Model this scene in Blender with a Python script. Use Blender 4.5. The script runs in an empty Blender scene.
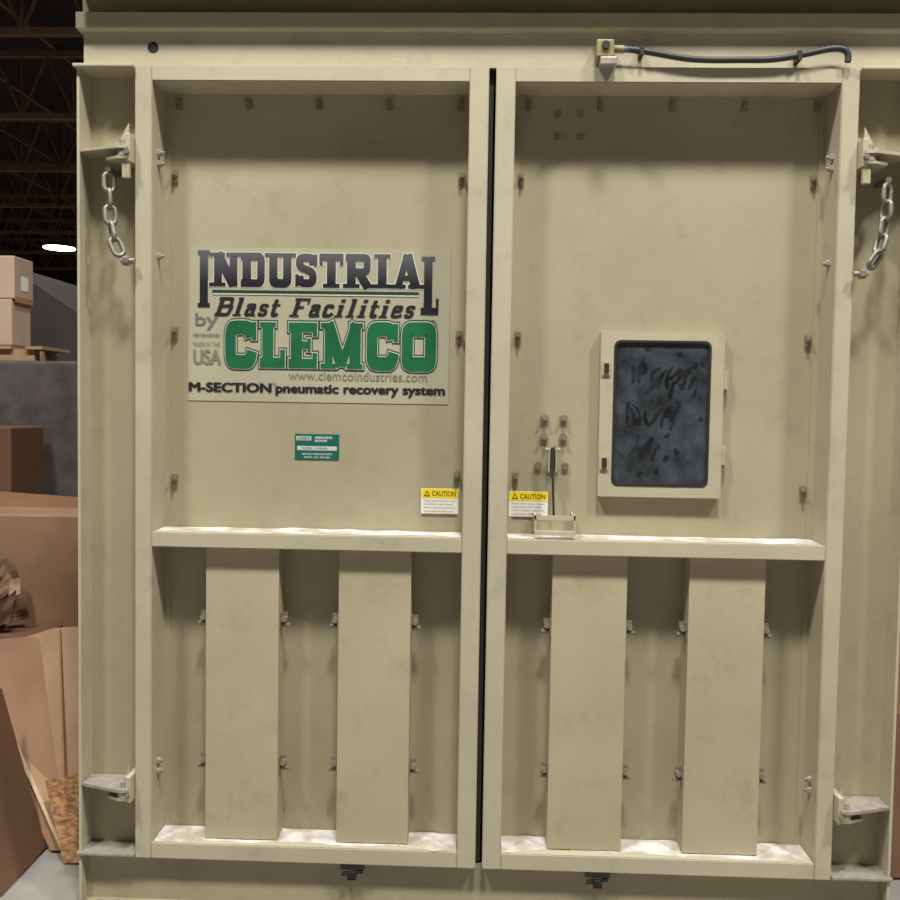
import bpy, bmesh, math, random
from mathutils import Vector, Matrix, Euler, noise
random.seed(4)
S=bpy.context.scene
S.view_settings.view_transform='Standard'
COL=S.collection

# ---------------------------------------------------------------- materials
def srgb(r,g,b):
    f=lambda c:(c/255/12.92) if c/255<=.04045 else ((c/255+.055)/1.055)**2.4
    return (f(r),f(g),f(b),1)
def mat(name,rgb,rough=.5,metal=0,var=.06,scale=4,bump=0,bscale=60,rgb2=None,stretch=(1,1,1),spec=.5,vlo=.35,vhi=.65,grime=0):
    m=bpy.data.materials.new(name);m.use_nodes=True
    nt=m.node_tree;N=nt.nodes;L=nt.links;b=N['Principled BSDF']
    b.inputs['Roughness'].default_value=rough;b.inputs['Metallic'].default_value=metal
    b.inputs['Specular IOR Level'].default_value=spec
    c=srgb(*rgb)
    if rgb2: c2=srgb(*rgb2)
    else: c2=tuple(x*(1-var*2) for x in c[:3])+(1,)
    tc=N.new('ShaderNodeTexCoord');mp=N.new('ShaderNodeMapping');mp.inputs['Scale'].default_value=stretch
    L.new(tc.outputs['Object'],mp.inputs[0])
    n=N.new('ShaderNodeTexNoise');n.inputs['Scale'].default_value=scale;n.inputs['Detail'].default_value=6
    L.new(mp.outputs[0],n.inputs['Vector'])
    r=N.new('ShaderNodeValToRGB');r.color_ramp.elements[0].position=vlo;r.color_ramp.elements[1].position=vhi
    r.color_ramp.elements[0].color=c2;r.color_ramp.elements[1].color=c
    L.new(n.outputs['Fac'],r.inputs[0]);out=r.outputs[0]
    if grime:
        # sparse scuffs and handling marks
        n3=N.new('ShaderNodeTexNoise');n3.inputs['Scale'].default_value=6;n3.inputs['Detail'].default_value=10;n3.inputs['Roughness'].default_value=.74
        L.new(tc.outputs['Object'],n3.inputs['Vector'])
        r3=N.new('ShaderNodeValToRGB');r3.color_ramp.elements[0].position=.53;r3.color_ramp.elements[1].position=.72
        r3.color_ramp.elements[0].color=(0,0,0,1);r3.color_ramp.elements[1].color=(grime,grime,grime,1)
        L.new(n3.outputs['Fac'],r3.inputs[0])
        mx=N.new('ShaderNodeMixRGB');L.new(r3.outputs[0],mx.inputs[0]);L.new(out,mx.inputs[1]);mx.inputs[2].default_value=tuple(x*.5 for x in c[:3])+(1,)
        out=mx.outputs[0]
        rr=N.new('ShaderNodeMapRange');rr.inputs['To Min'].default_value=rough-.08;rr.inputs['To Max'].default_value=rough+.12
        L.new(n.outputs['Fac'],rr.inputs['Value']);L.new(rr.outputs[0],b.inputs['Roughness'])
    L.new(out,b.inputs['Base Color'])
    if bump:
        n2=N.new('ShaderNodeTexNoise');n2.inputs['Scale'].default_value=bscale;n2.inputs['Detail'].default_value=3
        L.new(mp.outputs[0],n2.inputs['Vector'])
        bp=N.new('ShaderNodeBump');bp.inputs['Strength'].default_value=bump;bp.inputs['Distance'].default_value=.004
        L.new(n2.outputs['Fac'],bp.inputs['Height']);L.new(bp.outputs[0],b.inputs['Normal'])
    return m
def emis(name,rgb,s):
    m=bpy.data.materials.new(name);m.use_nodes=True;b=m.node_tree.nodes['Principled BSDF']
    b.inputs['Base Color'].default_value=srgb(*rgb);b.inputs['Emission Color'].default_value=srgb(*rgb);b.inputs['Emission Strength'].default_value=s
    return m
KH=mat('khaki_paint',(184,177,152),.5,var=.06,scale=1.7,bump=.12,bscale=150,grime=.45,spec=.4)
KP=mat('khaki_panel_paint',(168,161,132),.52,var=.07,scale=1.3,bump=.1,bscale=120,grime=.35,spec=.4)
KB=mat('khaki_baffle_paint',(178,169,139),.54,var=.06,scale=1.8,bump=.1,bscale=120,grime=.4,spec=.4)
KD=mat('khaki_painted_shade',(146,139,113),.6,var=.08,scale=2,grime=.5)  # darker khaki, with the header beam's shade put into the colour
DUST=mat('blast_dust',(208,204,204),.95,rgb2=(165,158,142),scale=9,vlo=.38,vhi=.60)
GALV=mat('galvanised_steel',(176,170,158),.45,metal=.35,var=.12,scale=30)
CHN=mat('chain_steel',(150,144,132),.5,metal=.5,var=.15,scale=30)
BOLT=mat('bolt_zinc',(144,136,116),.45,metal=.3,var=.1,scale=40)
DK=mat('dark_steel',(58,54,46),.5,metal=.3)
BLK=mat('black_rubber',(52,54,56),.5)
SEAL=mat('door_seal_black',(34,32,28),.8)
SIGN=mat('sign_film',(172,168,144),.45,var=.05,scale=3)
WHITE=mat('label_white',(234,232,226),.5,var=.02)
YEL=mat('label_yellow',(244,214,24),.5,var=.02)
GRY=mat('print_grey',(108,108,102),.5,var=.02)
LGRY=mat('print_light_grey',(126,123,110),.5,var=.02)
PFLD=mat('plate_field_white',(190,198,188),.5,var=.02)
INK=mat('print_black',(28,29,30),.5,var=.02)
OUTL=mat('print_outline',(204,202,186),.5,var=.02)
GRN=mat('print_green',(22,104,68),.45,var=.14,scale=5)
DGRN=mat('print_dark_green',(26,62,48),.45,var=.02)
TEAL=mat('plate_teal',(18,96,88),.4,var=.04)
def gradink(name,top,bot,z0,z1):
    m=bpy.data.materials.new(name);m.use_nodes=True;nt=m.node_tree;N=nt.nodes;L=nt.links;b=N['Principled BSDF']
    b.inputs['Roughness'].default_value=.45
    g=N.new('ShaderNodeTexCoord');s=N.new('ShaderNodeSeparateXYZ');mr=N.new('ShaderNodeMapRange')
    mr.inputs['From Min'].default_value=z0;mr.inputs['From Max'].default_value=z1
    r=N.new('ShaderNodeValToRGB');r.color_ramp.elements[0].color=srgb(*bot);r.color_ramp.elements[1].color=srgb(*top)
    L.new(g.outputs['Object'],s.inputs[0]);L.new(s.outputs['Z'],mr.inputs['Value']);L.new(mr.outputs[0],r.inputs[0]);L.new(r.outputs[0],b.inputs['Base Color'])
    return m
INDINK=gradink('print_charcoal',(88,90,94),(24,25,32),2.69,2.81)
CARD=mat('cardboard',(158,122,94),.85,var=.12,scale=3,bump=.1)
CARD2=mat('cardboard_dark',(112,80,60),.85,var=.12,scale=3)
CARDP=mat('cardboard_light',(184,150,118),.85,var=.14,scale=5,stretch=(1,1,.4))
CARDE=mat('cardboard_edge',(214,190,158),.9,var=.1,scale=20)
CARDW=mat('cardboard_pale',(180,156,138),.85,var=.06,scale=3)
OSB=mat('osb_board',(190,146,100),.8,rgb2=(120,84,54),scale=30,stretch=(1,1,2))
WOOD=mat('pallet_wood',(160,130,98),.8,var=.12,scale=8,stretch=(1,6,6))
CRATE=mat('grey_container_paint',(88,82,81),.85,var=.24,scale=6,bump=.3,bscale=40)
TARP=mat('dark_tarp',(66,60,56),.85,var=.12,scale=3)
PAPER=mat('kraft_paper',(176,146,116),.9,rgb2=(80,62,46),scale=7)
CONC=mat('concrete_floor',(146,140,136),.7,var=.12,scale=3,bump=.1)
WALLM=mat('warehouse_wall',(76,66,58),.85,var=.12,scale=.5)
CEILM=mat('warehouse_ceiling',(62,48,38),.9,var=.12,scale=.4)
TRUSS=mat('truss_steel',(134,104,80),.7,var=.1,scale=3)
LAMP=emis('lamp_lens',(255,246,226),9)

# ---------------------------------------------------------------- helpers
def grp(name,loc=(0,0,0)):
    e=bpy.data.objects.new(name,None);e.empty_display_size=.1;e.location=loc;COL.objects.link(e);return e
def link(me,name,m,parent=None):
    o=bpy.data.objects.new(name,me);COL.objects.link(o)
    if m: 
        me.materials.clear();me.materials.append(m)
    if parent:
        o.parent=parent;o.matrix_parent_inverse=Matrix.Translation(-Vector(parent.location))
    return o
def bmobj(bm,name,m,parent=None,smooth=False):
    bmesh.ops.recalc_face_normals(bm,faces=bm.faces)
    me=bpy.data.meshes.new(name);bm.to_mesh(me);bm.free()
    if smooth:
        for p in me.polygons:p.use_smooth=True
    return link(me,name,m,parent)
def addbox(bm,x0,x1,y0,y1,z0,z1):
    vs=[bm.verts.new((x,y,z)) for x in (x0,x1) for y in (y0,y1) for z in (z0,z1)]
    for f in ((0,1,3,2),(4,6,7,5),(0,4,5,1),(2,3,7,6),(0,2,6,4),(1,5,7,3)): bm.faces.new([vs[i] for i in f])
def box(name,x0,x1,y0,y1,z0,z1,m,parent=None,bev=.003):
    bm=bmesh.new();addbox(bm,x0,x1,y0,y1,z0,z1)
    if bev: bmesh.ops.bevel(bm,geom=bm.edges[:],offset=bev,segments=2,affect='EDGES',profile=.5)
    return bmobj(bm,name,m,parent)
def addcyl(bm,p0,p1,r,seg=12):
    p0=Vector(p0);p1=Vector(p1);d=p1-p0
    M=Matrix.Translation((p0+p1)/2)@d.to_track_quat('Z','Y').to_matrix().to_4x4()
    bmesh.ops.create_cone(bm,cap_ends=True,segments=seg,radius1=r,radius2=r,depth=d.length,matrix=M)
def cyl(name,p0,p1,r,m,parent=None,seg=16):
    bm=bmesh.new();addcyl(bm,p0,p1,r,seg);return bmobj(bm,name,m,parent)
def prism(name,pts,ax,a0,a1,m,parent=None,bev=0):
    bm=bmesh.new()
    def P(p,a):
        return {'y':(p[0],a,p[1]),'z':(p[0],p[1],a),'x':(a,p[0],p[1])}[ax]
    A=[bm.verts.new(P(p,a0)) for p in pts];B=[bm.verts.new(P(p,a1)) for p in pts];n=len(pts)
    bm.faces.new(A);bm.faces.new(B[::-1])
    for i in range(n): bm.faces.new([A[i],A[(i+1)%n],B[(i+1)%n],B[i]])
    if bev: bmesh.ops.bevel(bm,geom=bm.edges[:],offset=bev,segments=2,affect='EDGES')
    return bmobj(bm,name,m,parent)
def curve(name,pts,r,m,parent=None,cyc=False,smooth=True):
    cu=bpy.data.curves.new(name,'CURVE');cu.dimensions='3D';cu.bevel_depth=r;cu.bevel_resolution=3;cu.resolution_u=6;cu.use_fill_caps=True
    sp=cu.splines.new('NURBS' if smooth else 'POLY');sp.points.add(len(pts)-1)
    for q,p in zip(sp.points,pts): q.co=(*p,1)
    sp.use_cyclic_u=cyc
    if smooth: sp.order_u=3;sp.use_endpoint_u=not cyc
    t=bpy.data.objects.new('t',cu);COL.objects.link(t);bpy.context.view_layer.update()
    me=bpy.data.meshes.new_from_object(t.evaluated_get(bpy.context.evaluated_depsgraph_get()))
    bpy.data.objects.remove(t)
    for p in me.polygons:p.use_smooth=True
    return link(me,name,m,parent)
def fit_text(name,body,x0,x1,z0,z1,y,m,parent,off=0.0,shear=0.0,bold=0):
    cu=bpy.data.curves.new(name,'FONT');cu.body=body;cu.offset=off;cu.shear=shear;cu.resolution_u=3
    t=bpy.data.objects.new('t',cu);COL.objects.link(t);bpy.context.view_layer.update()
    me=bpy.data.meshes.new_from_object(t.evaluated_get(bpy.context.evaluated_depsgraph_get()))
    bpy.data.objects.remove(t)
    xs=[v.co.x for v in me.vertices];ys=[v.co.y for v in me.vertices]
    a,b,c,d=min(xs),max(xs),min(ys),max(ys)
    for v in me.vertices:
        v.co=(x0+(v.co.x-a)/(b-a)*(x1-x0),y,z0+(v.co.y-c)/(d-c)*(z1-z0))
    if bold:   # double-struck copies for a heavier weight
        bm=bmesh.new();bm.from_mesh(me)
        src=bm.verts[:]+bm.edges[:]+bm.faces[:]
        for k,(dx,dz) in enumerate(((bold,0),(bold/2,bold/3),(bold/2,-bold/3),(bold*1.5,0))):
            r=bmesh.ops.duplicate(bm,geom=src)
            for g in r['geom']:
                if isinstance(g,bmesh.types.BMVert): g.co+=Vector((dx,-.00006*(k+1),dz))
        bm.to_mesh(me);bm.free()
    return link(me,name,m,parent)
# stroke lettering ---------------------------------------------------------
def chaikin(p,n=3):
    for _ in range(n):
        q=[p[0]]
        for a,b in zip(p[:-1],p[1:]):
            q+=[(a[0]*.75+b[0]*.25,a[1]*.75+b[1]*.25),(a[0]*.25+b[0]*.75,a[1]*.25+b[1]*.75)]
        q.append(p[-1]);p=q
    return p
def ribbon(bm,p,t,T):
    n=len(p)
    L=[];R=[]
    for i in range(n):
        a=Vector(p[max(i-1,0)]);b=Vector(p[i]);c=Vector(p[min(i+1,n-1)])
        d1=(b-a) if i>0 else (c-b);d2=(c-b) if i<n-1 else (b-a)
        d1.normalize();d2.normalize();n1=Vector((-d1.y,d1.x));n2=Vector((-d2.y,d2.x));k=(n1+n2)
        if k.length<1e-4:k=n1.copy()
        k.normalize();w=t/2/max(.45,k.dot(n1))
        L.append(b+k*w);R.append(b-k*w)
    for i in range(n-1):
        o=-.00003*(i%5)
        # two triangles per quad, each staggered, so tight inside bends never overlap co-planar
        for tri,e in (((L[i],L[i+1],R[i+1]),0),((L[i],R[i+1],R[i]),-.00001)):
            vs=[]
            for v in tri:
                q=T(v);vs.append(bm.verts.new((q[0],q[1]+o+e,q[2])))
            try: bm.faces.new(vs)
            except ValueError: pass
def G(ch,t):
    s=t/2
    def ser(x,z,w=t*1.9): return (0,[(x-w/2,z),(x+w/2,z)],t*.42)
    q=t*.21
    if ch=='I': w=t*2;return w,[(0,[(w/2,0),(w/2,1)],t),ser(w/2,q),ser(w/2,1-q)]
    if ch=='N': w=.82;return w,[(0,[(s+.04,0),(s+.04,1)],t*.9),(0,[(s+.02,.98),(w-s-.02,.02)],t*1.05),(0,[(w-s-.03,0),(w-s-.03,1)],t*.9),ser(s+.02,q),ser(s,1-q),ser(w-s,1-q)]
    if ch=='D': w=.76;return w,[(0,[(s+.05,0),(s+.05,1)],t),(1,[(0,1-s*.8),(w*.62,1-s*.8),(w-s,1-s*.8),(w-s,.5),(w-s,s*.8),(w*.62,s*.8),(0,s*.8)],t*.85)]
    if ch=='U': w=.8;return w,[(1,[(s+.05,1),(s+.05,.35),(s+.05,s*.8),(w/2,s*.8),(w-s-.05,s*.8),(w-s-.05,.35),(w-s-.05,1)],t*.95),ser(s+.04,1-q),ser(w-s-.04,1-q)]
    if ch=='S': w=.68;return w,[(1,[(w-s,.66),(w-s-.02,1-s),(w/2,1-s*.9),(s,1-s),(s,.6),(w/2,.52),(w-s,.44),(w-s,s),(w/2,s*.9),(s+.02,s),(s,.34)],t*.86),(0,[(w-q,.62),(w-q,.97)],t*.4),(0,[(q,.03),(q,.38)],t*.4)]
    if ch=='T': w=.74;return w,[(0,[(w/2,0),(w/2,1)],t),(0,[(0,1-s*.8),(w,1-s*.8)],t*.8),(0,[(q,.66),(q,1)],t*.4),(0,[(w-q,.66),(w-q,1)],t*.4),ser(w/2,q)]
    if ch=='R': w=.8;return w,[(0,[(s+.05,0),(s+.05,1)],t),(1,[(0,1-s*.8),(w*.6,1-s*.8),(w-s,1-s*.8),(w-s,.74),(w-s,.47),(w*.6,.47),(s,.47)],t*.8),(0,[(w*.5,.47),(w-s*.7,.0)],t),ser(s+.05,q),ser(w-s*.7,q,t*1.3)]
    if ch=='A': w=.86;return w,[(0,[(s+.02,0),(w/2,1)],t*.75),(0,[(w-s-.02,0),(w/2,1)],t*1.05),(0,[(.2,.3),(w-.2,.3)],t*.6),ser(s,q),ser(w-s,q)]
    if ch=='L': w=.72;return w,[(0,[(s+.07,0),(s+.07,1)],t),(0,[(0,s*.7),(w,s*.7)],t*.7),(0,[(w-q,0),(w-q,.40)],t*.42),(0,[(0,1-q*.8),(t+.14,1-q*.8)],t*.34)]
    if ch=='C': w=.90;return w,[(1,[(w-s*1.0,.66),(w-s*1.3,1-s*.8),(w*.62,1-s*.75),(w*.36,1-s*.75),(s,.86),(s,.5),(s,.14),(w*.36,s*.75),(w*.62,s*.75),(w-s*1.1,s*.8),(w-s*.75,.36)],t*.95),(0,[(w-q,.60),(w-q,1)],t*.42)]
    if ch=='E': w=.82;return w,[(0,[(s+.07,0),(s+.07,1)],t),(0,[(0,1-s*.65),(w,1-s*.65)],t*.65),(0,[(0,s*.65),(w,s*.65)],t*.65),(0,[(s,.51),(w*.72,.51)],t*.5),(0,[(w-q,0),(w-q,.34)],t*.4),(0,[(w-q,.70),(w-q,1)],t*.4),(0,[(w*.72,.36),(w*.72,.66)],t*.3)]
    if ch=='M': w=1.2;return w,[(0,[(s+.07,0),(s+.07,1)],t*.72),(0,[(s+.05,1),(w/2,.06)],t*.95),(0,[(w-s-.05,1),(w/2,.06)],t*.7),(0,[(w-s-.06,0),(w-s-.06,1)],t*1.0),(0,[(0,q*.8),(t+.12,q*.8)],t*.34),(0,[(0,1-q*.8),(t+.05,1-q*.8)],t*.34),(0,[(w-t-.14,q*.8),(w,q*.8)],t*.34),(0,[(w-t-.05,1-q*.8),(w,1-q*.8)],t*.34)]
    if ch=='O': w=.98;return w,[(1,[(w/2,1-s*.75),(w-s*1.2,1-s*.75),(w-s,.80),(w-s,.5),(w-s,.2),(w-s*1.2,s*.75),(w/2,s*.75),(s*1.2,s*.75),(s,.2),(s,.5),(s,.8),(s*1.2,1-s*.75),(w/2,1-s*.75)],t*1.0)]
    X=.66
    if ch=='B': w=.78;return w,[(0,[(s+.06,0),(s+.06,1)],t),(1,[(0,1-s*.6),(w*.6,1-s*.6),(w-s,1-s*.6),(w-s,.77),(w-s,.54),(w*.6,.53),(s,.53)],t*.75),(1,[(s,.53),(w*.65,.53),(w,.52),(w-s*.8,.28),(w-s,s*.6),(w*.6,s*.6),(0,s*.6)],t*.75)]
    if ch=='F': w=.76;return w,[(0,[(s+.08,0),(s+.08,1)],t),(0,[(0,1-s*.6),(w,1-s*.6)],t*.6),(0,[(s,.5),(w*.72,.5)],t*.55),(0,[(w-q,.68),(w-q,1)],t*.4),ser(s+.08,q,t*2.2)]
    if ch=='l': w=t*2;return w,[(0,[(w/2,0),(w/2,1)],t),ser(w/2,q),ser(w/2-s*.5,1-q,t)]
    if ch=='i': w=t*2;return w,[(0,[(w/2,0),(w/2,X)],t),(0,[(w/2,.8),(w/2,.97)],t),ser(w/2,q),ser(w/2-s*.5,X-q,t)]
    if ch=='a': w=.56;return w,[(1,[(s,.5),(s,X-s*.6),(w/2,X-s*.6),(w-s-.03,X-s*.6),(w-s-.03,.4),(w-s-.03,.0)],t*.85),(1,[(w-s,.4),(w*.4,.4),(s,.36),(s,.2),(s,s*.6),(w*.5,s*.6),(w-s,.15)],t*.8),(0,[(w-s,q),(w+.03,q)],t*.5)]
    if ch=='s': w=.48;return w,[(1,[(w-s*.8,.48),(w-s,X-s*.6),(w/2,X-s*.6),(s*.8,X-s*.6),(s*.8,.37),(w/2,.34),(w-s*.8,.3),(w-s*.8,s*.6),(w/2,s*.6),(s,s*.6),(s*.8,.2)],t*.75)]
    if ch=='t': w=.42;return w,[(1,[(w*.38,.92),(w*.38,.3),(w*.4,s*.6),(w*.8,s*.6),(w,.14)],t*.9),(0,[(0,X-s*.5),(w,X-s*.5)],t*.5)]
    if ch=='c': w=.52;return w,[(1,[(w-s*.8,.46),(w-s,X-s*.6),(w/2,X-s*.6),(s,X-s*.6),(s,X/2),(s,s*.6),(w/2,s*.6),(w-s,s*.6),(w,.2)],t*.85)]
    if ch=='e': w=.56;return w,[(1,[(s,.35),(w-s,.35),(w-s,.45),(w-s,X-s*.6),(w/2,X-s*.6),(s,X-s*.6),(s,X/2),(s,s*.6),(w/2,s*.6),(w-s,s*.6),(w,.17)],t*.75)]
    return .42,[]
def lettering(name,body,x0,x1,z0,z1,y,t,m,parent,extra=0.0,gap=.06,shear=0.0):
    bm=bmesh.new();gl=[];cx=0
    for ch in body:
        w,st=G(ch,t);gl.append((cx,st));cx+=w+gap
    tot=cx-gap+shear;H=z1-z0;k=(x1-x0)/tot
    for ox,st in gl:
        for j,(sm,pts,th) in enumerate(st):
            p=chaikin([tuple(a) for a in pts]) if sm else [tuple(a) for a in pts]
            if extra:
                a=Vector(p[0]);b=Vector(p[1]);d=(a-b).normalized()*extra/2;p[0]=tuple(a+d)
                a=Vector(p[-1]);b=Vector(p[-2]);d=(a-b).normalized()*extra/2;p[-1]=tuple(a+d)
            ribbon(bm,p,th+extra,lambda v:(x0+(ox+v.x+shear*v.y)*k,y-.00016*j,z0+v.y*H))
    for f in bm.faces:
        f.normal_update()
        if f.normal.y>0: f.normal_flip()
    me=bpy.data.meshes.new(name);bm.to_mesh(me);bm.free()
    return link(me,name,m,parent)

def clip(bm,x,y,z,s=1,rot=0):
    addbox(bm,x-.013*s,x+.013*s,y-.006,y,z-.024*s,z+.024*s)
    addcyl(bm,(x,y-.006,z+.006),(x,y-.02,z+.006),.012*s,6)
    addcyl(bm,(x,y-.02,z+.006),(x,y-.032,z+.006),.006*s,8)

# ---------------------------------------------------------------- dimensions
BOT,TOP=.25,3.536
ML,MH=1.573,1.636
PY=.16
BY=.045

def make_door(x0,x1,baf,other):
    d=grp('blast_room_door',((x0+x1)/2,0,BOT))
    left=x0<-1
    swl=.07 if left else .078; swr=.078 if left else .07
    xi0,xi1=x0+swl,x1-swr
    bm=bmesh.new()
    for a in ((x0,xi0),(xi1,x1)):
        addbox(bm,a[0],a[1],0,PY+.02,BOT,TOP)
    for z0,z1 in ((TOP-.062,TOP),(ML,MH),(BOT,BOT+.07)):
        addbox(bm,xi0-.001,xi1+.001,0.0005,PY+.02,z0,z1)
    bmesh.ops.bevel(bm,geom=bm.edges[:],offset=.004,segments=2,affect='EDGES')
    bmobj(bm,'frame',KH,d)
    box('upper_sheet',xi0,xi1,PY,PY+.01,MH,TOP-.062,KP,d,0)
    box('lower_sheet',xi0,xi1,PY,PY+.01,BOT+.07,ML,KP,d,0)
    bm=bmesh.new()
    for z0,z1 in ((MH,TOP-.062),(BOT+.07,ML)):
        addbox(bm,xi0,xi0+.025,PY-.005,PY,z0,z1);addbox(bm,xi1-.025,xi1,PY-.005,PY,z0,z1)
    addbox(bm,xi0+.025,xi1-.025,PY-.005,PY,TOP-.1,TOP-.062)
    bmobj(bm,'sheet_lip',KP,d)
    for nm,z,yy in (('dust_mid_ledge',MH,.03),('dust_bottom_ledge',BOT+.07,.02)):
        bm=bmesh.new();n=90
        F=[];B=[];ph=random.uniform(0,6)
        for i in range(n+1):
            x=xi0+.004+(xi1-xi0-.008)*i/n
            w=noise.noise(Vector((x*5+ph,z,0)))
            F.append(bm.verts.new((x,yy+.035*w+random.uniform(0,.008),z+.001)))
            B.append(bm.verts.new((x,PY-.006,z+.002+max(0,.010*noise.noise(Vector((x*9+ph,z,3)))))))
        for i in range(n): bm.faces.new([F[i],F[i+1],B[i+1],B[i]])
        bmobj(bm,nm,DUST,d)
    bmc=bmesh.new()
    for i,(a,b) in enumerate(baf):
        bm=bmesh.new()
        addbox(bm,a,b,BY,BY+.004,BOT+.075,ML)
        addbox(bm,a,a+.004,BY+.002,PY-.001,BOT+.075,ML);addbox(bm,b-.004,b,BY+.002,PY-.001,BOT+.075,ML)
        bmobj(bm,'baffle_%d'%(i+1),KB,d)
        for z in (1.26,.645):
            for x,sg in ((a,-1),(b,1)):
                addbox(bmc,min(x,x+sg*.03),max(x,x+sg*.03),BY+.035,BY+.04,z-.026,z+.034)
                addbox(bmc,min(x,x+sg*.006),max(x,x+sg*.006),BY+.01,BY+.06,z-.034,z+.034)
                addcyl(bmc,(x+sg*.018,BY+.035,z+.008),(x+sg*.018,BY+.012,z+.008),.013,6)
                addcyl(bmc,(x+sg*.006,BY+.03,z-.018),(x+sg*.04,BY+.03,z-.018),.009,8)
    bmobj(bmc,'baffle_clips',BOLT,d)
    bm=bmesh.new()
    for x in (xi0+.045 if left else xi0+.035,xi1-.03 if left else xi1-.045):
        inner=(x>-.5) if left else (x<.5)
        for z in (3.13,2.47,1.875 if inner else 1.84): clip(bm,x,PY-.005,z)
    n=5
    for i in range(n):
        x=xi0+.06+(xi1-xi0-.1)*i/(n-1);clip(bm,x,PY-.005,3.432,.9)
    bmobj(bm,'sheet_clips',BOLT,d)
    bm=bmesh.new()
    xs=xi0 if left else xi1
    sg=1 if left else -1
    for z in (3.16,3.205,2.78,.6,.645):
        addcyl(bm,(xs-.001*sg,.07,z),(xs+.016*sg,.07,z),.014,6)
        addcyl(bm,(xs+.016*sg,.07,z),(xs+.028*sg,.07,z),.007,8)
    bmobj(bm,'hinge_bolts',GALV,d)
    xc=-.53 if left else .494
    bm=bmesh.new()
    addbox(bm,xc-.05,xc+.05,.0,.03,BOT-.02,BOT-.001)
    addbox(bm,xc-.018,xc+.018,-.01,.02,BOT-.06,BOT-.02)
    addcyl(bm,(xc-.045,.01,BOT-.045),(xc+.045,.01,BOT-.03),.009,8)
    addcyl(bm,(xc,-.02,BOT-.035),(xc,.045,BOT-.035),.013,10)
    bmobj(bm,'bottom_dog',SEAL,d)
    return d
dl=make_door(-1.45,-.014,[(-1.164,-.856),(-.604,-.302)],0)
dr=make_door(.014,1.45,[(.285,.593),(.848,1.158)],1)
box('centre_seal',-.045,.045,PY+.021,PY+.04,BOT,TOP,SEAL,dl,0)
box('astragal_strip',-.013,.005,.05,.12,BOT+.01,TOP-.005,DK,dl,0)

# ---- inspection window on right door (child parts)
wx0,wx1,wz0,wz1=.472,.984,1.808,2.497
gx0,gx1,gz0,gz1=.527,.93,1.853,2.463
wy=PY-.04
def rrect(x0,x1,z0,z1,r,n=6):
    P=[]
    for cx,cz,a0 in ((x1-r,z1-r,0),(x0+r,z1-r,90),(x0+r,z0+r,180),(x1-r,z0+r,270)):
        for i in range(n+1):
            a=math.radians(a0+90*i/n);P.append((cx+r*math.cos(a),cz+r*math.sin(a)))
    return P
bm=bmesh.new()
inn=rrect(gx0,gx1,gz0,gz1,.028)
def proj_out(p):
    cx,cz=(wx0+wx1)/2,(wz0+wz1)/2
    dx,dz=p[0]-(gx0+gx1)/2,p[1]-(gz0+gz1)/2
    hx,hz=(gx1-gx0)/2,(gz1-gz0)/2
    k=max(abs(dx)/hx,abs(dz)/hz)
    return dx/hx/k*(wx1-wx0)/2+cx,dz/hz/k*(wz1-wz0)/2+cz
I=[bm.verts.new((p[0],wy,p[1])) for p in inn];I2=[bm.verts.new((p[0],wy+.02,p[1])) for p in inn]
corners=[(wx1,wz1),(wx0,wz1),(wx0,wz0),(wx1,wz0)]
O=[]
for i,p in enumerate(inn):
    X,Z=proj_out(p)
    if i%7==3: X,Z=corners[i//7]
    O.append((X,Z))
Of=[bm.verts.new((p[0],wy,p[1])) for p in O];Ob=[bm.verts.new((p[0],PY,p[1])) for p in O]
for i in range(len(inn)):
    j=(i+1)%len(inn)
    bm.faces.new([I[i],I[j],Of[j],Of[i]]);bm.faces.new([I[i],I[j],I2[j],I2[i]]);bm.faces.new([Of[i],Of[j],Ob[j],Ob[i]])
bmobj(bm,'window_frame',KH,dr)
bm=bmesh.new()
A=rrect(gx0,gx1,gz0,gz1,.028);B=rrect(gx0+.01,gx1-.01,gz0+.01,gz1-.01,.022)
a=[bm.verts.new((p[0],wy-.002,p[1])) for p in A];b=[bm.verts.new((p[0],wy-.002,p[1])) for p in B];b2=[bm.verts.new((p[0],wy+.012,p[1])) for p in B]
a2=[bm.verts.new((p[0],wy+.001,p[1])) for p in A]
for i in range(len(A)):
    j=(i+1)%len(A);bm.faces.new([a[i],a[j],b[j],b[i]]);bm.faces.new([b[i],b[j],b2[j],b2[i]]);bm.faces.new([a[i],a[j],a2[j],a2[i]])
bmobj(bm,'window_gasket',SEAL,dr)
m=bpy.data.materials.new('smeared_dark_glass');m.use_nodes=True;nt=m.node_tree;N=nt.nodes;L=nt.links;b=N['Principled BSDF']
tc=N.new('ShaderNodeTexCoord')
n2=N.new('ShaderNodeTexNoise');n2.inputs['Scale'].default_value=7;n2.inputs['Detail'].default_value=8;n2.inputs['Roughness'].default_value=.65;L.new(tc.outputs['Object'],n2.inputs['Vector'])
cr=N.new('ShaderNodeValToRGB');cr.color_ramp.elements[0].color=srgb(34,37,40);cr.color_ramp.elements[1].color=srgb(74,80,86);cr.color_ramp.elements[0].position=.35;cr.color_ramp.elements[1].position=.65
L.new(n2.outputs['Fac'],cr.inputs[0]);L.new(cr.outputs[0],b.inputs['Base Color'])
b.inputs['Roughness'].default_value=.22;b.inputs['Specular IOR Level'].default_value=.3
prism('window_glass',rrect(gx0+.002,gx1-.002,gz0+.002,gz1-.002,.026),'y',wy+.008,wy+.014,m,dr)
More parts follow.
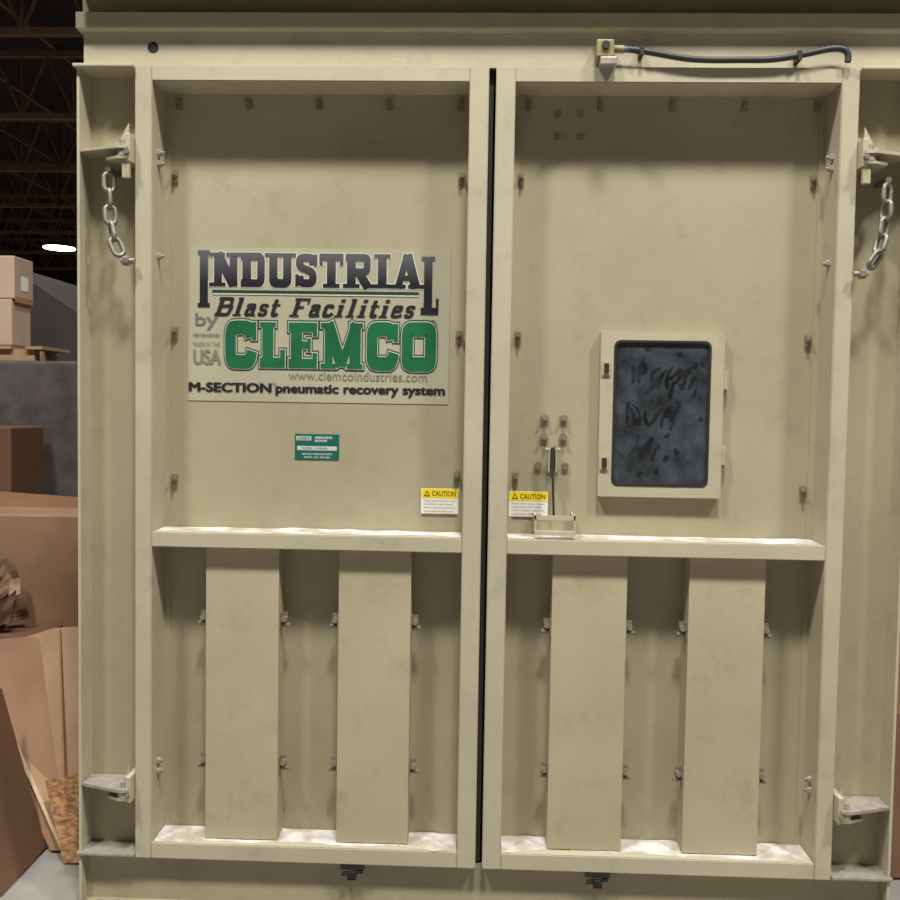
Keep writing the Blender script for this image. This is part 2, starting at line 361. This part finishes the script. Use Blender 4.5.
# wiped finger marks where the dust film on the pane is rubbed off: soft rounded streaks
SMEAR=mat('wiped_glass',(46,50,54),.15,rgb2=(26,28,30),scale=14,spec=.3)
bm=bmesh.new();rs=random.Random(11)
def streak(x,z,ang,ln,wd,k):
    n=10;ca,sa=math.cos(ang),math.sin(ang);L_=[];R_=[]
    bend=rs.uniform(-.8,.8)
    for i in range(n+1):
        f=i/n;s_=(f-.5)*ln;c_=bend*ln*(f-.5)**2
        w=wd*(max(0,1-(2*f-1)**4))**.5*(1+.5*noise.noise(Vector((x*40,f*6,z*30))))+.0005
        for sg,ls in ((1,L_),(-1,R_)):
            u=c_+sg*w/2;px=x+ca*s_-sa*u;pz=z+sa*s_+ca*u
            px=min(max(px,gx0+.014),gx1-.014);pz=min(max(pz,gz0+.014),gz1-.014)
            ls.append(bm.verts.new((px,wy+.0075-.00002*k,pz)))
    for i in range(n): bm.faces.new([L_[i],L_[i+1],R_[i+1],R_[i]])
k=0
for hx_,hz_,ba in ((.65,2.34,1.35),(.735,2.30,1.2),(.82,2.33,1.0),(.63,2.17,1.7),(.75,2.16,1.1),(.67,2.02,1.3)):
    for j in range(4):
        streak(hx_+(j-1.5)*.025+rs.uniform(-.005,.005),hz_+rs.uniform(-.02,.02)-abs(j-1.3)*.014,ba+rs.uniform(-.25,.25),rs.uniform(.06,.12),rs.uniform(.014,.02),k);k+=1
for j in range(22):
    streak(rs.uniform(.56,.90),rs.uniform(1.9,2.43),rs.uniform(.3,2.4),rs.uniform(.018,.035),rs.uniform(.012,.018),k);k+=1
me=bpy.data.meshes.new('finger_marks');
for f in bm.faces:
    f.normal_update()
    if f.normal.y>0:f.normal_flip()
bm.to_mesh(me);bm.free();link(me,'finger_marks',SMEAR,dr)
bm=bmesh.new()
for z in (2.345,1.95): addbox(bm,wx0+.006,wx0+.04,wy-.008,wy,z-.028,z+.028)
bmobj(bm,'window_clamp',KH,dr)
bm=bmesh.new()
for z in (2.345,1.95): addbox(bm,wx0+.014,wx0+.034,wy-.012,wy-.008,z-.02,z+.02)
bmobj(bm,'window_clamp_pad',DK,dr)
bm=bmesh.new()
for z in (2.3,1.985):
    addbox(bm,wx1,wx1+.022,wy+.01,PY,z-.04,z+.04)
    addcyl(bm,(wx1+.008,wy+.006,z-.035),(wx1+.008,wy+.006,z+.035),.009,10)
bmobj(bm,'window_hinge',KH,dr)
bm=bmesh.new()
for x in (.246,.326):
    for z in (2.13,2.05):
        addcyl(bm,(x,PY,z),(x,PY-.012,z),.019,6);addcyl(bm,(x,PY-.012,z),(x,PY-.03,z),.009,8)
for x in (.222,.338):
    addcyl(bm,(x,PY,1.93),(x,PY-.012,1.93),.016,6)
for x in (.275,.37):
    for z in (3.40,3.307):
        addcyl(bm,(x,PY,z),(x,PY-.01,z),.014,8)
bmobj(bm,'latch_bolts',BOLT,dr)
bm=bmesh.new()
addbox(bm,.255,.305,PY-.005,PY,1.90,2.03)
addbox(bm,.262,.268,PY-.06,PY-.004,1.91,2.02);addbox(bm,.292,.298,PY-.06,PY-.004,1.91,2.02)
addcyl(bm,(.25,PY-.045,2.0),(.31,PY-.045,2.0),.009,10)
bmobj(bm,'latch_bracket',KP,dr)
bm=bmesh.new()
addbox(bm,.272,.288,PY-.055,PY-.03,1.92,2.01)
addcyl(bm,(.28,PY-.05,1.93),(.288,PY-.07,1.725),.005,10)
bmobj(bm,'latch_rod',DK,dr)
bm=bmesh.new()
hx0,hx1=.205,.372
addbox(bm,hx0,hx1,.025,.032,1.715,1.733);addbox(bm,hx0,hx0+.007,.025,PY,1.66,1.733);addbox(bm,hx1-.007,hx1,.025,PY,1.66,1.733)
addbox(bm,hx0,hx1,.012,.032,1.652,1.67)
bmobj(bm,'pull_handle',KH,dr)

# ---------------------------------------------------------------- sign + labels
sg=grp('company_sign',(-.721,PY,2.507))
sx=lambda u:-1.279+(u-189)*.00428
sz=lambda v:2.834-(v-248)*.0042
Y0=PY-.0025
box('sign_film',sx(189),sx(449.5),Y0,PY-.0005,sz(403),sz(248),SIGN,sg,0)
Ya,Yb,Yc,Yd=Y0-.0008,Y0-.0022,Y0-.0036,Y0-.005
lettering('heading_outline','NDUSTRIA',sx(213),sx(421),sz(287),sz(253),Ya,.27,OUTL,sg,extra=.06,gap=.06)
lettering('heading','NDUSTRIA',sx(213),sx(421),sz(287),sz(253),Yb,.27,INDINK,sg,gap=.06)
def patch(name,rects,y,m):
    bm=bmesh.new()
    for k,(a,b,c,d_) in enumerate(rects): addbox(bm,sx(a),sx(b),y-.0002-.00005*k,y+.0003,sz(d_),sz(c))
    bmobj(bm,name,m,sg)
patch('tall_I',[(200.5,208.5,251,308),(198.5,210.5,251,255),(198.5,210.5,304,308)],Yb,INDINK)
patch('tall_L',[(424,432,255,313),(421.5,434.5,255,259),(421,438.5,306,313),(436,438.5,297,313)],Yb,INDINK)
patch('rule_line',[(213,419,290.6,293.6)],Yb,DGRN)
patch('rule_line_pale',[(213,419,294,295.2)],Yb,OUTL)
lettering('tagline','Blast Facilities',sx(215),sx(419),sz(316.5),sz(298),Yb,.22,INK,sg,gap=.12,shear=.3)
lettering('name_outline_dark','CLEMCO',sx(226),sx(437),sz(368.5),sz(322.5),Ya,.32,DGRN,sg,extra=.10,gap=.10)
lettering('name_outline','CLEMCO',sx(226),sx(437),sz(368.5),sz(322.5),Yb,.32,OUTL,sg,extra=.04,gap=.10)
lettering('name','CLEMCO',sx(226),sx(437),sz(368.5),sz(322.5),Yc,.32,GRN,sg,gap=.10)
fit_text('by_text','by',sx(196),sx(219),sz(331),sz(314),Yb,GRY,sg,off=.012)
fit_text('stars','****',sx(194),sx(221),sz(339),sz(334),Yb,GRY,sg)
fit_text('made_in','MADE IN THE',sx(194),sx(221),sz(348),sz(343.5),Yb,LGRY,sg)
fit_text('usa_text','USA',sx(194),sx(221),sz(366),sz(351),Yb,LGRY,sg,bold=.004)
fit_text('web_text','www.clemcoindustries.com',sx(290),sx(428),sz(380.5),sz(371),Yb,LGRY,sg)
fit_text('system_text_a','M-SECTION',sx(189.5),sx(271.5),sz(393.5),sz(384.5),Yb,INK,sg,bold=.005)
fit_text('system_text_b','pneumatic recovery system',sx(277),sx(445),sz(396.5),sz(385),Yb,INK,sg,bold=.004)
fit_text('tm','TM',sx(273.5),sx(277),sz(387),sz(384),Yb,INK,sg)
curve('registered_ring',[(sx(433)+.016*math.cos(a*math.pi/6),Yb,sz(322)+.016*math.sin(a*math.pi/6)) for a in range(12)],.0012,GRY,sg,cyc=True)
fit_text('registered_r','R',sx(431.6),sx(434.6),sz(324),sz(320),Yb,GRY,sg)

dp=grp('equipment_data_plate',(-.718,PY,1.992))
x0,x1,z0,z1=-.817,-.627,1.938,2.048
box('plate',x0,x1,PY-.003,PY-.0005,z0,z1,TEAL,dp,.001)
Yp=PY-.004
bm=bmesh.new();addbox(bm,x0+.006,x0+.07,Yp,Yp+.0005,z1-.028,z1-.010);addbox(bm,x0+.01,x1-.01,Yp,Yp+.0005,z0+.040,z0+.058);bmobj(bm,'plate_fields',PFLD,dp)
fit_text('plate_logo','LOGO',x0+.012,x0+.064,z1-.025,z1-.013,Yp-.0005,DGRN,dp,off=.02)
fit_text('plate_head','ABRASIVE\nROOM',x0+.085,x1-.03,z1-.034,z1-.01,Yp,WHITE,dp,off=.01)
fit_text('plate_foot','USE ONLY GENUINE PARTS',x0+.03,x1-.03,z0+.02,z0+.028,Yp,WHITE,dp)
fit_text('plate_foot_b','SERIAL NO. 000 000',x0+.04,x1-.04,z0+.007,z0+.014,Yp,WHITE,dp)
fit_text('plate_field_text','MODEL  M-SERIES',x0+.03,x1-.05,z0+.044,z0+.053,Yp-.0005,DGRN,dp)
def caution(cx,cz,w=.165,h=.108):
    g=grp('caution_label',(cx,PY,cz));x0,x1,z0,z1=cx-w/2,cx+w/2,cz-h/2,cz+h/2
    box('label_body',x0,x1,PY-.007,PY-.0055,z0,z1,WHITE,g,0)
    box('label_header',x0+.002,x1-.002,PY-.008,PY-.007,z1-.04,z1-.002,YEL,g,0)
    fit_text('header_text','CAUTION',x0+.047,x1-.012,z1-.033,z1-.011,PY-.0086,INK,g,off=.01)
    prism('warning_triangle',[(x0+.012,z1-.034),(x0+.038,z1-.034),(x0+.025,z1-.009)],'y',PY-.0086,PY-.008,INK,g)
    prism('warning_triangle_fill',[(x0+.018,z1-.030),(x0+.032,z1-.030),(x0+.025,z1-.017)],'y',PY-.009,PY-.0086,YEL,g)
    for i,s in enumerate(('Pinch point hazard keep','hands clear while closing','doors. Follow operating','instructions before use')):
        zz=z1-.054-i*.0145
        fit_text('body_text_%d'%i,s,x0+.012,x1-.014-.01*(i%2),zz-.004,zz+.0045,PY-.0076,GRY,g)
caution(-.193,1.771,.16);caution(.185,1.766,.165)

# ---------------------------------------------------------------- enclosure
en=grp('blast_room_enclosure',(0,.1,0))
PX=1.69; WY=.105; HX=1.668
for s in (-1,1):
    a,b=sorted((s*1.40,s*PX))
    box('post_web',a,b,WY,WY+.012,.27,3.60,KP,en,0)
    a,b=sorted((s*(PX-.012),s*PX))
    box('post_flange',a,b,.0,WY+.01,.0,3.536,KH,en,.002)
    a,b=sorted((s*1.452,s*(PX+.008)))
    box('post_cap_top',a,b,-.02,WY+.01,3.524,3.536,KH,en,.002)
    box('post_cap_bottom',a,b,-.01,WY+.01,.258,.27,GALV,en,.002)
    a,b=sorted((s*(HX-.02),s*HX))
    box('side_sheet',a,b,WY+.013,2.9,0,3.9,KP,en,0)
box('header_sheet',-HX,HX,.02,.032,3.537,3.70,KH,en,0)
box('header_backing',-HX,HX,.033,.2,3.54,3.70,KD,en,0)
box('roof_sheet',-HX,HX,.1,2.9,3.9,3.92,KP,en,0)
box('rear_sheet',-HX,HX,2.9,2.92,0,3.92,KP,en,0)
box('sill_sheet',-PX+.012,PX-.012,.05,.062,.0,.249,KP,en,0)
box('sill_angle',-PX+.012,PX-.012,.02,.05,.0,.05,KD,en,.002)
box('header_beam_lower_flange',-HX-.02,1.75,-.005,.07,3.676,3.688,KH,en,.002)
box('header_beam_lip',-HX-.02,1.75,-.012,.0,3.676,3.742,KB,en,.003)
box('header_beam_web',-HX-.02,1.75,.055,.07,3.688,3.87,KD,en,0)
box('header_shade_flange',-HX-.02,1.75,-.08,.1,3.85,3.865,KD,en,.002)  # flange and lip above the view, added to shade the beam web
box('header_shade_lip',-HX-.02,1.75,-.09,-.078,3.81,3.865,KD,en,.002)
cyl('header_hole_disc',(-1.382,.0193,3.613),(-1.382,.03,3.613),.023,SEAL,en,24)  # flat black disc painted in for the dark inside a hole

def hinge(s,z,top):
    g=grp('door_hinge',(s*1.56,0,z))
    X=lambda v:s*v
    pts=[(X(1.675),-.0),(X(1.675),.10),(X(1.46),.10),(X(1.46),-.055),(X(1.50),-.06)]
    prism('bracket_plate',pts,'z',z-.006,z+.006,GALV if not top else KH,g)
    prism('bracket_plate_lower',[(X(1.56),-.02),(X(1.56),.10),(X(1.46),.10),(X(1.46),-.05),(X(1.50),-.05)],'z',z-.045,z-.034,KH,g)
    if top:
        prism('gusset',[(X(1.475),z+.006),(X(1.53),z+.006),(X(1.475),z+.11)],'y',.0,.01,KH,g)
        prism('gusset_post',[(X(1.475),z+.006),(X(1.66),z+.006),(X(1.475),z+.10)],'y',.09,.1,KH,g)
        a,b=sorted((X(1.458),X(1.488)))
        box('leaf_strap',a,b,-.04,-.02,z-.12,z+.02,KB,g,.002)
    else:
        prism('gusset',[(X(1.475),z+.006),(X(1.5),z+.006),(X(1.475),z+.09)],'y',.0,.01,KH,g)
    cyl('pin_barrel',(X(1.487),-.03,z-.034),(X(1.487),-.03,z-.007),.022,GALV,g)
    cyl('pin_head',(X(1.487),-.03,z+.006),(X(1.487),-.03,z+.03),.013,GALV,g)
    a,b=sorted((X(1.452),X(1.475)))
    box('door_leaf',a,b,-.045,.08,z-.055,z+.055,KH,g,.003)
    cyl('leaf_bolt',(X(1.463),-.046,z-.02),(X(1.463),-.062,z-.02),.01,BOLT,g)
for s in (-1,1):
    hinge(s,3.195,True);hinge(s,.56,False)

def link_mesh(c,ax,side,parent,i,Ln=.094,W=.06,r=.0096):
    c=Vector(c);ax=Vector(ax).normalized();side=Vector(side);side=(side-ax*side.dot(ax)).normalized()
    h=Ln/2-r-(W/2-r);w=W/2-r;P=[]
    for k in range(9):
        a=math.pi*k/8;P.append(c+ax*(h+w*math.sin(a))+side*(w*math.cos(a)))
    for k in range(9):
        a=math.pi+math.pi*k/8;P.append(c+ax*(-h+w*math.sin(a))+side*(w*math.cos(a)))
    curve('chain_link_%d'%i,[tuple(p) for p in P],r,CHN,parent,cyc=True)
def chain(path):
    g=grp('safety_chain',path[0])
    P=[Vector(p) for p in path]
    seg=[0]
    for a,b in zip(P[:-1],P[1:]): seg.append(seg[-1]+(b-a).length)
    def at(d):
        d=min(d,seg[-1]-1e-6)
        for i in range(len(seg)-1):
            if d<=seg[i+1]:
                f=(d-seg[i])/(seg[i+1]-seg[i]);return P[i].lerp(P[i+1],f),(P[i+1]-P[i]).normalized()
    pitch=.068;n=int(seg[-1]/pitch)
    for i in range(n):
        p,t=at(pitch*(i+.5))
        side=Vector((1,0.6,0)) if i%2==0 else Vector((-.6,1,0))
        link_mesh(p,t,side,g,i)
    cyl('upper_eye_bolt',(path[0][0],path[0][1]-.01,path[0][2]+.02),(path[0][0],WY,path[0][2]+.02),.012,CHN,g)
    e=path[-1];s=-1 if e[0]<0 else 1
    cyl('lower_eye_bolt',(e[0]+s*.02,e[1]-.005,e[2]-.005),(s*1.44,e[1]-.005,e[2]-.005),.011,CHN,g)
    cyl('lower_nut',(e[0]+s*.012,e[1]-.005,e[2]-.005),(e[0]-s*.012,e[1]-.005,e[2]-.005),.02,CHN,g,6)
chain([(-1.56,.01,3.10),(-1.555,.0,3.0),(-1.545,-.01,2.90),(-1.525,-.02,2.82),(-1.50,-.02,2.765),(-1.475,-.02,2.75)])
chain([(1.575,.01,3.08),(1.57,.0,2.97),(1.555,-.01,2.87),(1.53,-.02,2.79),(1.50,-.02,2.745),(1.475,-.02,2.73)])

hs=grp('door_interlock_hose',(.9,0,3.6))
BR=mat('brass_valve',(150,142,104),.5,metal=.1,var=.15,scale=30)
HY=-.02
box('switch_body',.405,.475,-.05,.018,3.555,3.625,BR,hs,.006)
box('switch_foot',.42,.485,-.055,-.002,3.525,3.556,GALV,hs,.004)
cyl('switch_roller',(.44,-.06,3.60),(.44,-.045,3.60),.016,DK,hs)
cyl('fitting',(.475,HY,3.597),(.515,HY,3.596),.015,BR,hs)
cyl('fitting_blue',(.515,HY,3.596),(.54,HY,3.595),.012,mat('blue_fitting',(70,110,120),.4),hs)
curve('hose',[(.53,HY,3.596),(.58,HY,3.592),(.66,HY,3.578),(.76,HY,3.560),(.86,HY,3.555),(.98,HY,3.557),(1.10,HY,3.557),(1.22,HY,3.578),(1.32,HY,3.602),(1.37,HY,3.602),(1.395,HY,3.582),(1.39,HY,3.55)],.0125,BLK,hs)
bm=bmesh.new()
for x,z in ((.585,3.59),(1.2,3.571)): addbox(bm,x-.008,x+.008,-.036,.02,z-.018,z+.018)
bmobj(bm,'hose_strap',DK,hs)

# ---------------------------------------------------------------- warehouse
FX0,FX1,FY0,FY1,CH=-34,22,-16,62,13.2
box('floor',FX0,FX1,FY0,FY1,-.1,0,CONC,None,0)
box('ceiling',FX0,FX1,FY0,FY1,CH,CH+.1,CEILM,None,0)
box('wall_back',FX0,FX1,FY1,FY1+.1,0,CH,WALLM,None,0)
box('wall_left',FX0-.1,FX0,FY0,FY1,0,CH,WALLM,None,0)
box('wall_right',FX1,FX1+.1,FY0,FY1,0,CH,WALLM,None,0)
def truss(y):
    bm=bmesh.new();x0,x1=FX0+.1,FX1-.1;zb,zt=10.6,12.4
    addbox(bm,x0,x1,y-.09,y+.09,zb-.08,zb+.08);addbox(bm,x0,x1,y-.09,y+.09,zt-.08,zt+.08)
    n=36;st=(x1-x0)/n
    for i in range(n):
        a=x0+i*st
        addcyl(bm,(a,y,zb),(a+st/2,y,zt),.05,6);addcyl(bm,(a+st/2,y,zt),(a+st,y,zb),.05,6)
        addcyl(bm,(a,y,zb),(a,y,zt),.035,6)
    bmobj(bm,'roof_truss',TRUSS)
for y in (17,23,29,35,41,47,53): truss(y)
bm=bmesh.new()
for i in range(19):
    x=FX0+1+i*2.9
    addbox(bm,x-.06,x+.06,FY0,FY1,12.5,12.8)
bmobj(bm,'roof_purlins',TRUSS)

def highbay(x,y,z,r,power,col=(1,.965,.905)):
    g=grp('high_bay_lamp',(x,y,z))
    bm=bmesh.new()
    bmesh.ops.create_cone(bm,cap_ends=True,segments=32,radius1=r,radius2=r*.5,depth=.18,matrix=Matrix.Translation((x,y,z+.12)))
    bmobj(bm,'housing',DK,g)
    cyl('lens',(x,y,z-.01),(x,y,z+.03),r*.95,LAMP,g,32)
    cyl('stem',(x,y,z+.2),(x,y,CH),.02,DK,g)
    ld=bpy.data.lights.new('lamp_light','AREA');ld.shape='DISK';ld.size=r*2;ld.energy=power;ld.color=col
    lo=bpy.data.objects.new('lamp_light',ld);COL.objects.link(lo);lo.location=(x,y,z-.03)
    lo.parent=g;lo.matrix_parent_inverse=Matrix.Translation(-Vector(g.location))
for x,y,p in ((-4.2,-4.4,1000),(.6,-4.2,1150),(5.4,-4.6,1000)):
    highbay(x,y,11.8,.6,p)
highbay(-16.57,31.3,8.15,.62,350)
highbay(-6.9,7,10.5,.4,500)
highbay(-15.5,20,10.2,.4,600)
highbay(-19.5,44,10.2,.4,700)

# left-hand clutter ----------------------------------------------------
c=grp('grey_storage_container',(-4,3.4,0))
box('container_body',-5.2,-2.5,2.5,4.6,0.0,2.45,CRATE,c,.02)
box('container_skid',-5.15,-2.55,2.52,2.6,0.0,.1,WOOD,c,.0)
p=grp('wooden_pallet',(-3.6,2.9,2.45))
bm=bmesh.new()
for i in range(2): addbox(bm,-4.3,-3.15,2.55+i*.25,2.63+i*.25,2.452,2.53)
for i in range(6): addbox(bm,-4.3+i*.22,-4.18+i*.22,2.52,2.95,2.53,2.552)
bmobj(bm,'slats',WOOD,p)
b_=grp('carton_stack',(-3.6,2.7,2.56))
box('lower_carton',-4.1,-3.31,2.55,2.82,2.556,2.88,CARDW,b_,.008)
box('upper_carton',-4.1,-3.29,2.55,2.82,2.882,3.18,CARDW,b_,.008)
box('shipping_label',-3.2885,-3.287,2.64,2.74,2.95,3.05,WHITE,b_,0)
box('tape',-3.2885,-3.287,2.56,2.81,2.86,2.90,CARD,b_,0)
prism('tarp_covered_machine',[(-6.6,0),(-6.6,2.9),(-5.2,3.65),(-4.2,3.0),(-3.9,2.5),(-3.9,0)],'y',6,8,TARP)
box('brown_carton',-3.6,-3.02,1.98,2.42,0,2.0,CARD2,None,.01)
g=grp('large_cardboard_box',(-2.8,1.6,0))
box('box_body',-3.5,-2.36,1.5,1.94,0,1.50,CARD,g,.008)
prism('box_flap',[(-3.5,1.50),(-2.36,1.50),(-2.40,1.56),(-3.5,1.62)],'y',1.90,1.91,CARD,g)
box('lower_carton_box',-3.2,-2.42,1.12,1.42,0,.88,CARD2,None,.008)
# torn, crumpled packing board lying on the lower carton : several bent ragged sheets
tg=grp('torn_packing_cardboard',(-2.8,1.25,.9))
rt=random.Random(5)
for k in range(7):
    bm=bmesh.new();nx,nz=10,8;cx=-2.83+rt.uniform(-.10,.10);cy=1.38-.045*k;tilt=rt.uniform(-.5,.5);w_=rt.uniform(.26,.40);h_=rt.uniform(.16,.42)
    V=[]
    for i in range(nx+1):
        row=[]
        for j in range(nz+1):
            u=(i/nx-.5)*w_;v=(j/nz)*h_*(1+.35*noise.noise(Vector((i*.9,k*3.1,0))))
            q=Vector((u*math.cos(tilt)-v*math.sin(tilt)*.6,0,v*math.cos(tilt)*.9+abs(u*math.sin(tilt))))
            yy=.03*noise.noise(Vector((u*9+k,v*9,k)))
            row.append(bm.verts.new((cx+q.x,cy+yy,.885+max(0,q.z))))
        V.append(row)
    for i in range(nx):
        for j in range(nz): bm.faces.new([V[i][j],V[i+1][j],V[i+1][j+1],V[i][j+1]])
    bmobj(bm,'torn_sheet_%d'%k,(PAPER,CARD,CARD2)[k%3],tg)
def sheet(name,c4,m,th=.012,parent=None):
    bm=bmesh.new();V=[Vector(c) for c in c4];n=(V[1]-V[0]).cross(V[-1]-V[0]).normalized()*th;k=len(V)
    A=[bm.verts.new(v) for v in V];B=[bm.verts.new(v+n) for v in V]
    bm.faces.new(A);bm.faces.new(B[::-1])
    for i in range(k): bm.faces.new([A[i],A[(i+1)%k],B[(i+1)%k],B[i]])
    return bmobj(bm,name,m,parent)
st=grp('leaning_cardboard_stack',(-2.1,.6,0))
sheet('front_sheet',[(-1.93,.44,.01),(-1.76,.44,.01),(-1.80,.92,1.02),(-2.27,1.0,.96),(-2.72,1.02,.80),(-2.6,.95,.68)],CARDP,parent=st)
sheet('front_sheet_edge',[(-1.945,.43,.0),(-1.925,.43,.0),(-2.585,.94,.68),(-2.61,.94,.68)],CARDE,.014,parent=st)
sheet('fold_crease',[(-2.03,.60,.30),(-2.022,.60,.30),(-2.222,.98,.955),(-2.23,.98,.955)],CARD,.02,parent=st)
sheet('rear_sheet',[(-2.05,.50,.01),(-1.80,.50,.01),(-2.02,.97,.95),(-2.85,1.04,.86),(-2.78,1.0,.62)],CARD,parent=st)
sheet('osb_board',[(-1.94,.40,.01),(-1.76,.40,.01),(-1.78,.52,.42),(-2.09,.53,.34)],OSB,parent=st)
sheet('brown_board',[(-2.09,.10,.01),(-2.10,.53,.01),(-2.37,.63,.75),(-2.40,.1,.78)],CARD2,parent=st)
box('stacked_carton',1.98,2.6,1.2,1.5,0,1.35,CARD,None,.006)
sheet('leaning_brown_board',[(1.85,.5,.01),(2.3,.55,.01),(2.3,.8,.7),(1.85,.75,.7)],CARD2)

# ---------------------------------------------------------------- world
w=bpy.data.worlds.new('World');S.world=w;w.use_nodes=True
w.node_tree.nodes['Background'].inputs[0].default_value=(1,.97,.92,1);w.node_tree.nodes['Background'].inputs[1].default_value=.09

# ---------------------------------------------------------------- camera
cam=bpy.data.cameras.new('camera');cam.sensor_width=36;cam.lens=36.0;cam.clip_end=200
co=bpy.data.objects.new('camera',cam);COL.objects.link(co);S.camera=co
a,b,c=-.0466,.0327,-.0162
Mx=Matrix.Rotation(b,3,'Z')@Matrix.Rotation(a,3,'X')@Matrix.Rotation(c,3,'Y')
right=Mx@Vector((1,0,0));fwd=Mx@Vector((0,1,0));up=Mx@Vector((0,0,1))
R3=Matrix((right,up,-fwd)).transposed()
co.matrix_world=Matrix.Translation((-.0272,-3.669,2.1683))@R3.to_4x4()
